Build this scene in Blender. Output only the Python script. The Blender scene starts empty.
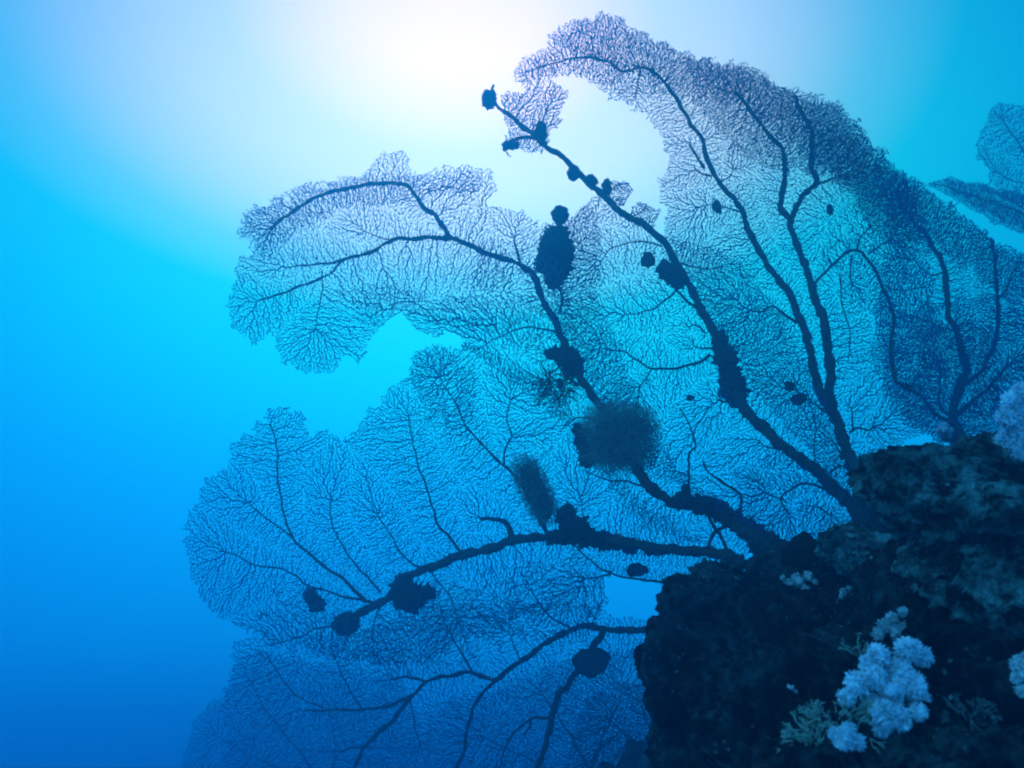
import bpy, bmesh, math, random, heapq
import numpy as np
from mathutils import Vector, noise, kdtree, Matrix

# ------------------------------------------------------------------ camera
sc = bpy.context.scene
col = sc.collection
FOC = 804.0
PITCH = math.radians(20)
cd = bpy.data.cameras.new('camera')
cd.sensor_width = 36
cd.lens = 36 * FOC / 1024
cd.clip_start = 0.02
cd.clip_end = 200
cam = bpy.data.objects.new('camera', cd)
col.objects.link(cam)
cam.rotation_euler = (math.radians(90) + PITCH, 0, 0)
cd.dof.use_dof = True
cd.dof.focus_distance = 2.9
cd.dof.aperture_fstop = 8.0
sc.camera = cam

# ------------------------------------------------------------------ render look
sc.view_settings.view_transform = 'Standard'
sc.view_settings.look = 'None'
sc.view_settings.exposure = 0.45
sc.view_settings.gamma = 1.0
sc.view_settings.use_curve_mapping = False
sc.render.engine = 'CYCLES'
sc.cycles.max_bounces = 4
sc.cycles.volume_bounces = 0
sc.cycles.transparent_max_bounces = 8
sc.cycles.filter_width = 2.1
sc.cycles.use_denoising = True

def lin(c):
    return tuple(((v / 255) / 12.92 if v <= 10 else (((v / 255) + 0.055) / 1.055) ** 2.4) for v in c)

# ------------------------------------------------------------------ open water all round (directional light of the sea)
SUN = Vector((-0.075, 0.70, 0.71)).normalized()
HX = Vector((SUN.y, -SUN.x, 0)).normalized()
UX = HX.cross(SUN).normalized()
world = bpy.data.worlds.new('World')
sc.world = world
world.use_nodes = True
nt = world.node_tree
N = nt.nodes
L = nt.links
N.clear()
tc = N.new('ShaderNodeTexCoord')
def vdot(v):
    n = N.new('ShaderNodeVectorMath'); n.operation = 'DOT_PRODUCT'
    L.new(tc.outputs['Generated'], n.inputs[0]); n.inputs[1].default_value = v
    return n.outputs['Value']
def mth(op, a, b=None, c=None, clamp=False):
    n = N.new('ShaderNodeMath'); n.operation = op; n.use_clamp = clamp
    for i, x in enumerate((a, b, c)):
        if x is None: continue
        if isinstance(x, (int, float)): n.inputs[i].default_value = x
        else: L.new(x, n.inputs[i])
    return n.outputs[0]
a_ = vdot(HX); b_ = vdot(UX); c_ = vdot(SUN)
b2 = mth('DIVIDE', b_, 0.68)
d_ = mth('SQRT', mth('ADD', mth('MULTIPLY', a_, a_), mth('MULTIPLY', b2, b2)))
beh = mth('MAXIMUM', mth('SUBTRACT', 0.45, c_), 0.0)
d_ = mth('ADD', d_, mth('MULTIPLY', beh, 1.6))
d_ = mth('MULTIPLY', d_, 0.5)
ramp = N.new('ShaderNodeValToRGB')
WATER = [(0, (278, 262, 100)), (.10, (268, 260, 120)), (.17, (240, 252, 160)), (.24, (200, 242, 185)), (.31, (186, 236, 200)), (.38, (155, 224, 212)),
         (.45, (90, 212, 218)), (.52, (10, 206, 224)), (.60, (0, 196, 232)), (.70, (0, 174, 238)), (.78, (0, 154, 240)),
         (.87, (0, 136, 232)), (1.0, (0, 107, 200)), (1.07, (0, 76, 160)), (1.14, (0, 50, 128)), (1.5, (0, 62, 140)), (2.0, (10, 104, 195))]  # end stops, behind the camera, raised as added fill for coral and rock
r = ramp.color_ramp
GAIN = (6.5, 3.8, 2.4)
while len(r.elements) < len(WATER):
    r.elements.new(0.5)
for e, (p, c) in zip(r.elements, WATER):
    e.position = p * 0.5
    e.color = tuple(v * k for v, k in zip(lin(c), GAIN)) + (1,)
L.new(d_, ramp.inputs[0])
bg = N.new('ShaderNodeBackground')
L.new(ramp.outputs[0], bg.inputs[0])
# the light dies away towards the deep
dz = vdot(Vector((0, 0, 1)))
dark = mth('MULTIPLY_ADD', mth('MULTIPLY_ADD', dz, 1.4, 1.2, clamp=True), 0.88, 0.12)
L.new(dark, bg.inputs[1])
# added fill glow, out of view up and left behind the camera, for rock and coral
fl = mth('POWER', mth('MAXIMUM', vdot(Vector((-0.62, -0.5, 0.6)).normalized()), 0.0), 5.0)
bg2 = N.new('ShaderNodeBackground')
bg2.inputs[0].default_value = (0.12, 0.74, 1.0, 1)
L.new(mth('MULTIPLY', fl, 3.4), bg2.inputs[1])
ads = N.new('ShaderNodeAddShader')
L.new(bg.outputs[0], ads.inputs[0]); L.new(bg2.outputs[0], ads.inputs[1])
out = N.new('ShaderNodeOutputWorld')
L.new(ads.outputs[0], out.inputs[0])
sc.world.cycles.sampling_method = 'AUTOMATIC'

# ------------------------------------------------------------------ sun, softened by the water above
sl = bpy.data.lights.new('sun', 'SUN')
sl.energy = 2.5
sl.angle = math.radians(20)
sl.color = (0.03, 0.60, 1.0)
sun = bpy.data.objects.new('sun', sl)
col.objects.link(sun)
sun.rotation_euler = SUN.to_track_quat('Z', 'Y').to_euler()
sun.location = SUN * 15

# ------------------------------------------------------------------ helpers
CP, SP = math.cos(PITCH), math.sin(PITCH)
def at(px, py, D):
    """the point that stands D metres ahead at this direction of view"""
    x = (px - 512) / FOC * D
    y = (384 - py) / FOC * D
    return Vector((x, D * CP - y * SP, D * SP + y * CP))
def at_np(px, py, D):
    x = (px - 512) / FOC * D
    y = (384 - py) / FOC * D
    return np.stack([x, D * CP - y * SP, D * SP + y * CP], -1)
FWD = Vector((0, CP, SP)); UP = Vector((0, -SP, CP)); RT = Vector((1, 0, 0))

def mat(name, base, rough=0.9, var=None, scale=8.0, bump=0.0, bscale=40.0, spec=0.2, contrast=(0.4, 0.62), trans=0.0):
    m = bpy.data.materials.new(name)
    m.use_nodes = True
    t = m.node_tree
    b = t.nodes['Principled BSDF']
    b.inputs['Base Color'].default_value = base + (1,)
    b.inputs['Roughness'].default_value = rough
    b.inputs['Specular IOR Level'].default_value = spec
    co = t.nodes.new('ShaderNodeTexCoord')
    if var:
        nz = t.nodes.new('ShaderNodeTexNoise')
        nz.inputs['Scale'].default_value = scale
        nz.inputs['Detail'].default_value = 8
        nz.inputs['Roughness'].default_value = 0.65
        t.links.new(co.outputs['Object'], nz.inputs['Vector'])
        rp = t.nodes.new('ShaderNodeValToRGB')
        rp.color_ramp.elements[0].position = contrast[0]
        rp.color_ramp.elements[1].position = contrast[1]
        rp.color_ramp.elements[0].color = base + (1,)
        rp.color_ramp.elements[1].color = var + (1,)
        t.links.new(nz.outputs['Fac'], rp.inputs[0])
        t.links.new(rp.outputs[0], b.inputs['Base Color'])
    if bump:
        nb = t.nodes.new('ShaderNodeTexNoise')
        nb.inputs['Scale'].default_value = bscale
        nb.inputs['Detail'].default_value = 6
        t.links.new(co.outputs['Object'], nb.inputs['Vector'])
        bp = t.nodes.new('ShaderNodeBump')
        bp.inputs['Strength'].default_value = bump
        bp.inputs['Distance'].default_value = 0.02
        t.links.new(nb.outputs['Fac'], bp.inputs['Height'])
        t.links.new(bp.outputs[0], b.inputs['Normal'])
    return m

M_stem = mat('gorgonian_bark', (0.045, 0.032, 0.02), var=(0.09, 0.07, 0.045), scale=30, bump=0.6, bscale=120)
M_net = mat('gorgonian_twigs', (0.05, 0.04, 0.025))
M_netfar = mat('gorgonian_twigs_pale', (0.06, 0.05, 0.035))
def netmat(name, col, tr, k):
    m = bpy.data.materials.new(name); m.use_nodes = True
    t = m.node_tree; t.nodes.clear()
    d = t.nodes.new('ShaderNodeBsdfDiffuse'); d.inputs[0].default_value = col + (1,)
    l = t.nodes.new('ShaderNodeBsdfTranslucent'); l.inputs[0].default_value = tr + (1,)
    x = t.nodes.new('ShaderNodeMixShader'); x.inputs[0].default_value = k
    o = t.nodes.new('ShaderNodeOutputMaterial')
    t.links.new(d.outputs[0], x.inputs[1]); t.links.new(l.outputs[0], x.inputs[2]); t.links.new(x.outputs[0], o.inputs[0])
    return m
M_net = netmat('gorgonian_polyp_twigs', (.05, .12, .14), (.01, .42, .70), .8)
M_netfar = netmat('gorgonian_polyp_twigs_pale', (.06, .12, .14), (.01, .42, .70), .8)
M_crust = mat('crust_growth', (0.03, 0.025, 0.02), var=(0.08, 0.07, 0.05), scale=60, bump=0.8, bscale=150)
M_shell = mat('shell', (0.03, 0.025, 0.02), var=(0.06, 0.05, 0.04), scale=50, bump=0.5, bscale=200, rough=0.7)
M_fuzz = mat('fuzz', (0.30, 0.34, 0.24))
M_sponge = mat('pale_sponge', (0.13, 0.15, 0.10), var=(0.2, 0.22, 0.14), scale=60, bump=0.8, bscale=160)
def rockmat(name, dark, mid, pale, sc1=5.0, lo=.5, hi=.62):
    """encrusted reef rock: dark stone, patches of turf algae, small pale specks and crusts, deep pits"""
    m = bpy.data.materials.new(name); m.use_nodes = True
    t = m.node_tree; b = t.nodes['Principled BSDF']
    b.inputs['Roughness'].default_value = .95; b.inputs['Specular IOR Level'].default_value = .1
    co = t.nodes.new('ShaderNodeTexCoord').outputs['Object']
    def nz(scale, det=8, rough=.7):
        n = t.nodes.new('ShaderNodeTexNoise'); n.inputs['Scale'].default_value = scale
        n.inputs['Detail'].default_value = det; n.inputs['Roughness'].default_value = rough
        t.links.new(co, n.inputs['Vector']); return n.outputs['Fac']
    def rp(x, p0, p1):
        n = t.nodes.new('ShaderNodeMapRange'); n.inputs['From Min'].default_value = p0; n.inputs['From Max'].default_value = p1
        t.links.new(x, n.inputs['Value']); return n.outputs[0]
    def mix(f, a, c):
        n = t.nodes.new('ShaderNodeMix'); n.data_type = 'RGBA'
        t.links.new(f, n.inputs[0])
        for i, v in ((6, a), (7, c)):
            if isinstance(v, tuple): n.inputs[i].default_value = v + (1,)
            else: t.links.new(v, n.inputs[i])
        return n.outputs[2]
    def mul(a, c):
        n = t.nodes.new('ShaderNodeMath'); n.operation = 'MULTIPLY'; t.links.new(a, n.inputs[0]); t.links.new(c, n.inputs[1]); return n.outputs[0]
    turf = mul(rp(nz(sc1), lo - .06, hi), rp(nz(38, 6, .75), .42, .6))
    c = mix(turf, dark, mid)
    vo = t.nodes.new('ShaderNodeTexVoronoi'); vo.inputs['Scale'].default_value = 70
    t.links.new(co, vo.inputs['Vector'])
    speck = mul(rp(vo.outputs['Distance'], .28, .12), rp(nz(7, 3), .54, .62))
    c = mix(speck, c, pale)
    t.links.new(c, b.inputs['Base Color'])
    v2 = t.nodes.new('ShaderNodeTexVoronoi'); v2.inputs['Scale'].default_value = 45
    t.links.new(co, v2.inputs['Vector'])
    h = t.nodes.new('ShaderNodeMath'); h.operation = 'ADD'
    t.links.new(v2.outputs['Distance'], h.inputs[0]); t.links.new(nz(60, 8, .75), h.inputs[1])
    bp = t.nodes.new('ShaderNodeBump'); bp.inputs['Strength'].default_value = 1; bp.inputs['Distance'].default_value = .045
    t.links.new(h.outputs[0], bp.inputs['Height']); t.links.new(bp.outputs[0], b.inputs['Normal'])
    return m
M_rock = rockmat('reef_rock', (.006, .003, .002), (.11, .16, .14), (.4, .46, .42), 8, .5, .62)
M_rock2 = rockmat('boulder_rock', (.010, .010, .007), (.34, .56, .48), (.55, .64, .58), 7, .44, .6)
M_soft = mat('soft_coral_white', (0.34, 0.44, 0.48), var=(0.66, 0.74, 0.76), scale=40, bump=0.4, bscale=220)
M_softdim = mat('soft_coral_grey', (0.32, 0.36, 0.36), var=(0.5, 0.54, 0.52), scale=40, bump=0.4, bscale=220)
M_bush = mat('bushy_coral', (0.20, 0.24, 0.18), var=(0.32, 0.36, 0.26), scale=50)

def tag(o, label=None, cat=None, group=None, kind=None):
    for k, v in (('label', label), ('category', cat), ('group', group), ('kind', kind)):
        if v: o[k] = v
    return o

def mesh_obj(name, V, F, m, parent=None, smooth=True):
    """V (n,3) world coordinates, F list of tuples or (n,k) array"""
    V = np.asarray(V, dtype=np.float64)
    if parent is not None:
        V = V - np.array(parent.location)[None, :]
    me = bpy.data.meshes.new(name)
    F = np.asarray(F, dtype=np.int32) if not isinstance(F, list) else F
    if isinstance(F, np.ndarray):
        k = F.shape[1]
        me.vertices.add(len(V)); me.vertices.foreach_set('co', V.astype(np.float32).ravel())
        me.loops.add(F.size); me.loops.foreach_set('vertex_index', F.ravel())
        me.polygons.add(len(F)); me.polygons.foreach_set('loop_start', np.arange(0, F.size, k, dtype=np.int32))
        me.update(calc_edges=True)
        me.validate()
    else:
        me.from_pydata(V.tolist(), [], F)
    if smooth:
        me.polygons.foreach_set('use_smooth', np.ones(len(me.polygons), dtype=bool))
    me.materials.append(m)
    o = bpy.data.objects.new(name, me)
    col.objects.link(o)
    if parent is not None:
        o.parent = parent
    return o

def empty(name, loc):
    o = bpy.data.objects.new(name, None)
    o.empty_display_size = 0.1
    o.location = loc
    col.objects.link(o)
    return o

def single(name, V, F, m):
    """a one-mesh thing with its origin at its own centre"""
    V = np.asarray(V, dtype=np.float64)
    c = V.mean(0)
    o = mesh_obj(name, V - c, F, m)
    o.location = c
    return o

class Buf:
    def __init__(self):
        self.V = []; self.F = []
    def add(self, V, F):
        b = len(self.V)
        self.V.extend([tuple(v) for v in V]); self.F.extend([tuple(i + b for i in f) for f in F])

def tube(pts, rad, seg=8, knob=0.0, seed=0, cap=True):
    """one connected tapered tube along points"""
    V = []; F = []
    n = len(pts)
    nrm = None
    for i, p in enumerate(pts):
        t = (pts[min(i + 1, n - 1)] - pts[max(i - 1, 0)])
        t = t.normalized() if t.length > 1e-9 else Vector((0, 0, 1))
        if nrm is None:
            nrm = t.orthogonal().normalized()
        else:
            nrm = (nrm - t * nrm.dot(t)).normalized()
        bi = t.cross(nrm)
        for k in range(seg):
            a = 2 * math.pi * k / seg
            d = nrm * math.cos(a) + bi * math.sin(a)
            rr = rad[i]
            if knob:
                q = p + d * rr
                rr *= 1 + knob * (noise.noise(q * 22 + Vector((seed, 0, 0))) + 0.7 * noise.noise(q * 60))
            V.append(p + d * rr)
    for i in range(n - 1):
        for k in range(seg):
            k2 = (k + 1) % seg
            F.append((i * seg + k, i * seg + k2, (i + 1) * seg + k2, (i + 1) * seg + k))
    if cap:
        c0 = len(V); V.append(pts[0]); c1 = len(V); V.append(pts[-1] + (pts[-1] - pts[-2]).normalized() * rad[-1] * 0.6)
        for k in range(seg):
            k2 = (k + 1) % seg
            F.append((c0, k2, k)); F.append((c1, (n - 1) * seg + k, (n - 1) * seg + k2))
    return V, F

def smooth_line(P, step=4.0):
    """Catmull-Rom through 2-D points, resampled every `step` pixels; returns array (n,2) and the parameter 0..1"""
    P = [np.array(p, float) for p in P]
    Q = [2 * P[0] - P[1]] + P + [2 * P[-1] - P[-2]]
    out = []
    for i in range(1, len(Q) - 2):
        n = max(2, int(np.linalg.norm(Q[i + 1] - Q[i]) / step))
        for j in range(n):
            t = j / n
            out.append(0.5 * ((2 * Q[i]) + (-Q[i - 1] + Q[i + 1]) * t + (2 * Q[i - 1] - 5 * Q[i] + 4 * Q[i + 1] - Q[i + 2]) * t * t
                              + (-Q[i - 1] + 3 * Q[i] - 3 * Q[i + 1] + Q[i + 2]) * t ** 3))
    out.append(P[-1])
    return np.array(out)

def inpoly(x, y, poly):
    r = np.zeros(x.shape, bool)
    n = len(poly); j = n - 1
    for i in range(n):
        xi, yi = poly[i]; xj, yj = poly[j]
        if yi != yj:
            c = ((yi > y) != (yj > y)) & (x < (xj - xi) * (y - yi) / (yj - yi) + xi)
            r ^= c
        j = i
    return r

def poisson(poly, s, rng, fray=4.0, seed=0, holes=0.0, ratio=1.0):
    """blue-noise points inside a frayed outline; spacing s px across, s*ratio along y"""
    poly = np.array(poly, float)
    x0, y0 = poly.min(0) - 6; x1, y1 = poly.max(0) + 6
    g = s * 1.12
    hh = g * 0.866 * ratio
    gx, gy = np.meshgrid(np.arange(0, x1 - x0, g), np.arange(0, y1 - y0, hh))
    gx = gx + (np.arange(gx.shape[0]) % 2)[:, None] * g * 0.5
    P = np.stack([gx.ravel(), gy.ravel()], 1)
    P = P + rng.uniform(-.46, .46, P.shape) * [g, hh] + [x0, y0]
    # fray: test the outline at a noisily shifted place
    sh = np.array([(noise.noise((p[0] / 11, p[1] / 11, seed)) * fray * 1.6 + noise.noise((p[0] / 3.5, p[1] / 3.5, seed + 5)) * fray,
                    noise.noise((p[0] / 11, p[1] / 11, seed + 9)) * fray * 1.6 + noise.noise((p[0] / 3.5, p[1] / 3.5, seed + 15)) * fray) for p in P])
    keep = inpoly(P[:, 0] + sh[:, 0], P[:, 1] + sh[:, 1], poly)
    if holes:
        h = np.array([noise.noise((p[0] / 20, p[1] / 20, seed + 31)) for p in P])
        keep &= h < 0.62 - holes
    return P[keep]

def lattice(name, pts2, src2, src_cost, depth, m, parent, wid=1.25, seed=0, power=1.6, anast=0.35, wob=0.0, reach=3.2, s=3.6, thick=1.0):
    """grow fine twigs from the branches over every sample point; one connected net"""
    rng = random.Random(seed)
    nS = len(src2)
    A = np.vstack([src2, pts2])
    kd = kdtree.KDTree(len(A))
    for i, p in enumerate(A):
        kd.insert((p[0], p[1], 0), i)
    kd.balance()
    n = len(A)
    nb = [None] * n
    cost = [1e18] * n
    par = [-1] * n
    h = []
    for i in range(nS):
        cost[i] = src_cost[i]; heapq.heappush(h, (cost[i], i))
    done = bytearray(n)
    mx = (s * reach) ** 1
    while h:
        c, i = heapq.heappop(h)
        if done[i]: continue
        done[i] = 1
        for co, j, dd in kd.find_n((A[i][0], A[i][1], 0), 9):
            if j == i or done[j] or j < nS or dd > mx: continue
            w = c + (dd / s) ** power * (0.6 + 0.8 * rng.random())
            if w < cost[j]:
                cost[j] = w; par[j] = i; heapq.heappush(h, (w, j))
    order = sorted([i for i in range(nS, n) if par[i] >= 0], key=lambda i: -cost[i])
    cnt = np.ones(n)
    kids = np.zeros(n, int)
    for i in order:
        cnt[par[i]] += cnt[i]; kids[par[i]] += 1
    # relax positions along the threads
    for it in range(2):
        S = np.zeros_like(A); W = np.zeros(n)
        for i in order:
            p = par[i]
            S[p] += A[i]; W[p] += 1
            S[i] += A[p] * 1.0; W[i] += 1
        W[W == 0] = 1
        T = S / W[:, None]
        mask = np.zeros(n, bool)
        mask[[i for i in order if kids[i] > 0]] = True
        A[mask] = A[mask] * 0.6 + T[mask] * 0.4
    E = [(i, par[i]) for i in order]
    have = set(E)
    for i in order:
        if kids[i] == 0 and rng.random() < anast:
            best = None
            for co, j, dd in kd.find_n((A[i][0], A[i][1], 0), 6):
                if j == i or j == par[i] or (j >= nS and par[j] in (i, -1)): continue
                if j >= nS and par[j] == par[i]: continue
                best = j; break
            if best is not None and (best, i) not in have:
                E.append((i, best)); have.add((i, best))
    E = np.array(E)
    if len(E) == 0: return None
    D = depth(A[:, 0], A[:, 1])
    Wd = np.array([noise.noise((p[0] / 9, p[1] / 9, seed + 3.3)) for p in A])
    D = D + Wd * wob
    P3 = at_np(A[:, 0], A[:, 1], D)
    R = wid * 0.5 * np.minimum(cnt, 1500) ** 0.175 * (D / FOC)
    # a ring of three per edge end, all rings of a node share that node's first three corners
    a = P3[E[:, 0]]; b = P3[E[:, 1]]
    t = b - a; t /= np.linalg.norm(t, axis=1)[:, None] + 1e-9
    view = np.tile(np.array([0.05, CP, SP]), (len(E), 1))
    u = np.cross(t, view); u /= np.linalg.norm(u, axis=1)[:, None] + 1e-9
    v = np.cross(t, u)
    rc = R[E[:, 0]]
    rp = np.minimum(R[E[:, 1]], rc * 1.5)
    V = []
    for base, rr in ((a, rc), (b, rp)):
        for k in range(3):
            an = 2 * math.pi * k / 3 + math.pi / 2
            V.append(base + (u * math.cos(an) + v * math.sin(an)) * rr[:, None])
    ne = len(E)
    V = np.stack(V, 1).reshape(-1, 3)
    b0 = np.arange(ne) * 6
    F = np.concatenate([np.stack([b0 + k, b0 + (k + 1) % 3, b0 + 3 + (k + 1) % 3, b0 + 3 + k], 1) for k in range(3)])
    o = mesh_obj(name, V, F, m, parent, smooth=False)
    return o

def fan(label, depth, root, branches, lobes, group=None, m=None, seed=1, extra=None, name='sea_fan', cat='sea fan', wob=0.03):
    """branches: (points, r0 px, r1 px) - the first is the stem; lobes: dicts poly, s, wid..."""
    D0 = float(depth(np.array([root[0]]), np.array([root[1]]))[0])
    t = empty(name, at(root[0], root[1], D0))
    tag(t, label, cat, group)
    S2 = []; SC = []
    rng = np.random.default_rng(seed)
    for bi, (pl, r0, r1) in enumerate(branches):
        L2 = smooth_line(pl, 2.2)
        # natural kinks
        for q in range(len(L2)):
            k = min(1, q / 8)
            L2[q, 0] += noise.noise((L2[q, 0] / 14, L2[q, 1] / 14, seed + bi)) * 2.0 * k
            L2[q, 1] += noise.noise((L2[q, 0] / 14, L2[q, 1] / 14, seed + bi + 40)) * 2.0 * k
        seglen = np.r_[0, np.cumsum(np.linalg.norm(np.diff(L2, axis=0), axis=1))]
        base = 0.0
        if S2:
            A = np.vstack(S2); C = np.concatenate(SC)
            dd = np.linalg.norm(A - L2[0], axis=1); j = int(dd.argmin()); base = C[j] + dd[j] / 3.6 * 0.3
        S2.append(L2); SC.append(base + seglen / 3.6 * 0.34)
        D = depth(L2[:, 0], L2[:, 1])
        u = seglen / seglen[-1]
        R = (r0 + (r1 - r0) * u ** 0.7) * 0.78 * D / FOC
        P = [at(x, y, d - 0.004) for (x, y), d in zip(L2, D)]
        big = r0 > 2.6
        V, F = tube(P, R, 14 if big else 5, 0.5 if big else 0.15, seed + bi)
        mesh_obj('stem' if bi == 0 else 'branch', V, F, M_stem, t)
    S2 = np.vstack(S2); SC = np.concatenate(SC)
    hb = Buf()
    for q in range(5):
        hx = root[0] + math.cos(q * 1.3) * branches[0][1] * (0.2 + q * .18); hy = root[1] + math.sin(q * 2.1) * branches[0][1] * .6
        hb.add(*blob(hx, hy, D0, branches[0][1] * 1.2, branches[0][1] * .9, None, q, 4, .35, 26, seed + q, .3))
    mesh_obj('holdfast', hb.V, hb.F, M_crust, t)
    for li, lo in enumerate(lobes):
        s = lo.get('s', 3.6) * 0.42
        pts = poisson(lo['poly'], s, rng, lo.get('fray', 4.0), seed + li * 3.7, 0 if li == 0 else lo.get('holes', 0), lo.get('ratio', 1.0))
        dfn = lo.get('depth', depth)
        srcs, cc = S2, SC
        if 'src' in lo:
            srcs = smooth_line(lo['src'], 3.0)
            cc = np.linspace(0, len(srcs) * 0.28, len(srcs))
        lattice('twig_lattice', pts, srcs, cc, dfn, m or M_net, t, lo.get('wid', 1.25) * 0.51, seed + li, lo.get('power', 2.3),
                lo.get('anast', 0.6), lo.get('wob', wob), lo.get('reach', 3.0), s)
    return t

def blob(px, py, D, rx, ry, rz=None, rot=0, sub=5, amp=.2, freq=30, seed=0, spike=0.0):
    """organic lump; radii in view pixels"""
    k = D / FOC
    rz = (rz if rz is not None else min(rx, ry)) * k
    bm = bmesh.new(); bmesh.ops.create_icosphere(bm, subdivisions=sub, radius=1)
    c = at(px, py, D); cr, sr = math.cos(rot), math.sin(rot)
    V = []
    mean = (rx + ry) / 2 * k
    for v in bm.verts:
        p = v.co
        x, y, z = p.x * rx * k, p.y * ry * k, p.z * rz
        x, y = x * cr - y * sr, x * sr + y * cr
        d = RT * x + UP * y + FWD * z
        q = c + d
        f = amp * noise.fractal(q * freq * 1.8 + Vector((seed, 0, seed)), .8, 2.1, 6)
        if spike:
            f += spike * max(0, noise.noise(q * freq * 4 + Vector((0, seed, 0)))) ** 1 * 1.5
        V.append(q + d.normalized() * mean * f)
    F = [tuple(v.index for v in f.verts) for f in bm.faces]
    bm.free()
    return V, F

# ------------------------------------------------------------------ reef
def lump(px, py, D, rx, ry, rz, sub=5, amp=0.25, freq=3.0, seed=0, rot=0.0, ridge=0.0, ledge=0.0):
    """irregular rock: radii rx, ry in view pixels, rz in metres"""
    bm = bmesh.new()
    bmesh.ops.create_icosphere(bm, subdivisions=sub, radius=1.0)
    k = D / FOC
    c = at(px, py, D)
    cr, sr = math.cos(rot), math.sin(rot)
    V = []
    mean = (rx * k + ry * k) / 2
    for v in bm.verts:
        p = v.co
        x, y, z = p.x * rx * k, p.y * ry * k, p.z * rz
        x, y = x * cr - y * sr, x * sr + y * cr
        q = c + RT * x + UP * y + FWD * z
        d = (RT * x + UP * y + FWD * z)
        dn = d.normalized()
        f = noise.fractal(q * freq + Vector((seed, seed * 2, 0)), 1.0, 2.1, 7)
        f2 = noise.ridged_multi_fractal(q * freq * 1.7 + Vector((0, seed, 0)), 0.9, 2.2, 6, 1.0, 2.0) - 1.0
        f3 = noise.turbulence(q * freq * 6, 3, False) - 0.5
        disp = mean * (amp * f + ridge * f2 + 0.11 * f3)
        if ledge:
            disp += mean * ledge * math.sin(q.z * 46 + 3.0 * noise.noise(q * 4)) * 0.5
        V.append(q + dn * disp)
    F = [tuple(v.index for v in f.verts) for f in bm.faces]
    bm.free()
    return V, F

ree = Buf()
for a in [(930, 830, 1.35, 235, 190, 0.35, 6, .20, 5.0, 1, 0, .16),
          (768, 714, 1.95, 88, 104, 0.40, 7, .24, 6.0, 2, .15, .26),
          (735, 632, 2.35, 64, 38, 0.40, 7, .28, 8.0, 3, -.2, .26),
          (800, 650, 3.0, 80, 66, 0.55, 5, .25, 4.0, 33, 0, .12),
          (688, 664, 1.95, 40, 40, 0.2, 6, .28, 9.0, 4, 0, .16),
          (1010, 640, 1.45, 130, 110, 0.3, 6, .22, 6.0, 5, 0, .16),
          (855, 622, 2.1, 72, 58, 0.6, 6, .3, 7.0, 6, 0, .2),
          (825, 706, 1.75, 80, 90, 0.35, 7, .3, 7.0, 26, 0, .26),
          (1090, 575, 2.2, 160, 100, 0.6, 5, .25, 4.0, 7, 0, .1),
          (975, 580, 3.5, 95, 112, 0.7, 5, .2, 3.0, 34, 0, .1),
          (1010, 640, 2.7, 150, 130, 0.7, 5, .2, 3.0, 35, 0, .1),
          (800, 900, 2.0, 150, 170, 0.6, 5, .25, 3.0, 8, 0, .1),
          (1190, 820, 1.7, 240, 260, 0.5, 5, .22, 3.0, 9, 0, .1),
          (668, 640, 1.9, 20, 16, .1, 5, .4, 16.0, 41, 0, .3), (690, 592, 2.0, 24, 12, .1, 5, .4, 16.0, 42, 0, .3), (664, 700, 1.9, 22, 20, .1, 5, .4, 14.0, 43, 0, .3),
          (720, 578, 2.1, 24, 12, .1, 5, .4, 14.0, 44, 0, .3), (676, 748, 1.9, 26, 30, .1, 5, .4, 12.0, 45, 0, .3)]:
    k_ = 1.0 if a[2] > 2.9 else .84
    ree.add(*lump(a[0], a[1], a[2] * k_, *a[3:]))
reef = mesh_obj('reef', ree.V, ree.F, M_rock)
tag(reef, kind='structure')

# reef face going down and away below the fans
sb = Buf()
for a in [(720, 960, 3.8, 190, 200, 0.9, 6, .3, 2.0, 11, 0, .16), (640, 950, 4.8, 150, 150, 0.8, 5, .3, 2.4, 14, .2, .14), (900, 1050, 5.0, 330, 300, 1.2, 5, .3, 1.2, 12, 0, .14),
          (1250, 740, 4.4, 190, 330, 1.2, 5, .3, 1.2, 13, 0, .14)]:
    sb.add(*lump(*a))
tag(mesh_obj('reef_slope', sb.V, sb.F, M_rock), kind='structure')

b1 = lump(972, 494, 1.260, 98, 49, 0.24, 7, .22, 8.0, 21, -.05, .22, .12)
tag(single('boulder', b1[0], b1[1], M_rock2), 'craggy teal boulder with ledges at the foot of the right sea fan', 'boulder')
b2 = lump(992, 580, 1.159, 74, 50, 0.2, 7, .2, 9.0, 22, .1, .2, .04)
tag(single('boulder', b2[0], b2[1], M_rock2), 'rounded boulder under the craggy ledge, dark below', 'boulder')
b3 = lump(862, 552, 1.680, 42, 24, 0.15, 6, .25, 12.0, 23, 0, .16, .1)
tag(single('boulder', b3[0], b3[1], M_rock2), 'small flat-topped boulder between the black shell and the craggy boulder', 'boulder')
b4 = lump(655, 666, 1.680, 20, 22, 0.08, 5, .35, 20.0, 24, 0, .2)
tag(single('boulder', b4[0], b4[1], M_rock), 'knobbly dark boulder sticking out at the left end of the reef mound', 'boulder')
b5 = lump(690, 603, 1.764, 22, 11, 0.08, 5, .3, 20.0, 25, 0, .2, .1)
tag(single('boulder', b5[0], b5[1], M_rock), 'flat dark ledge stone above the lowest fan stem', 'boulder')

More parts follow.
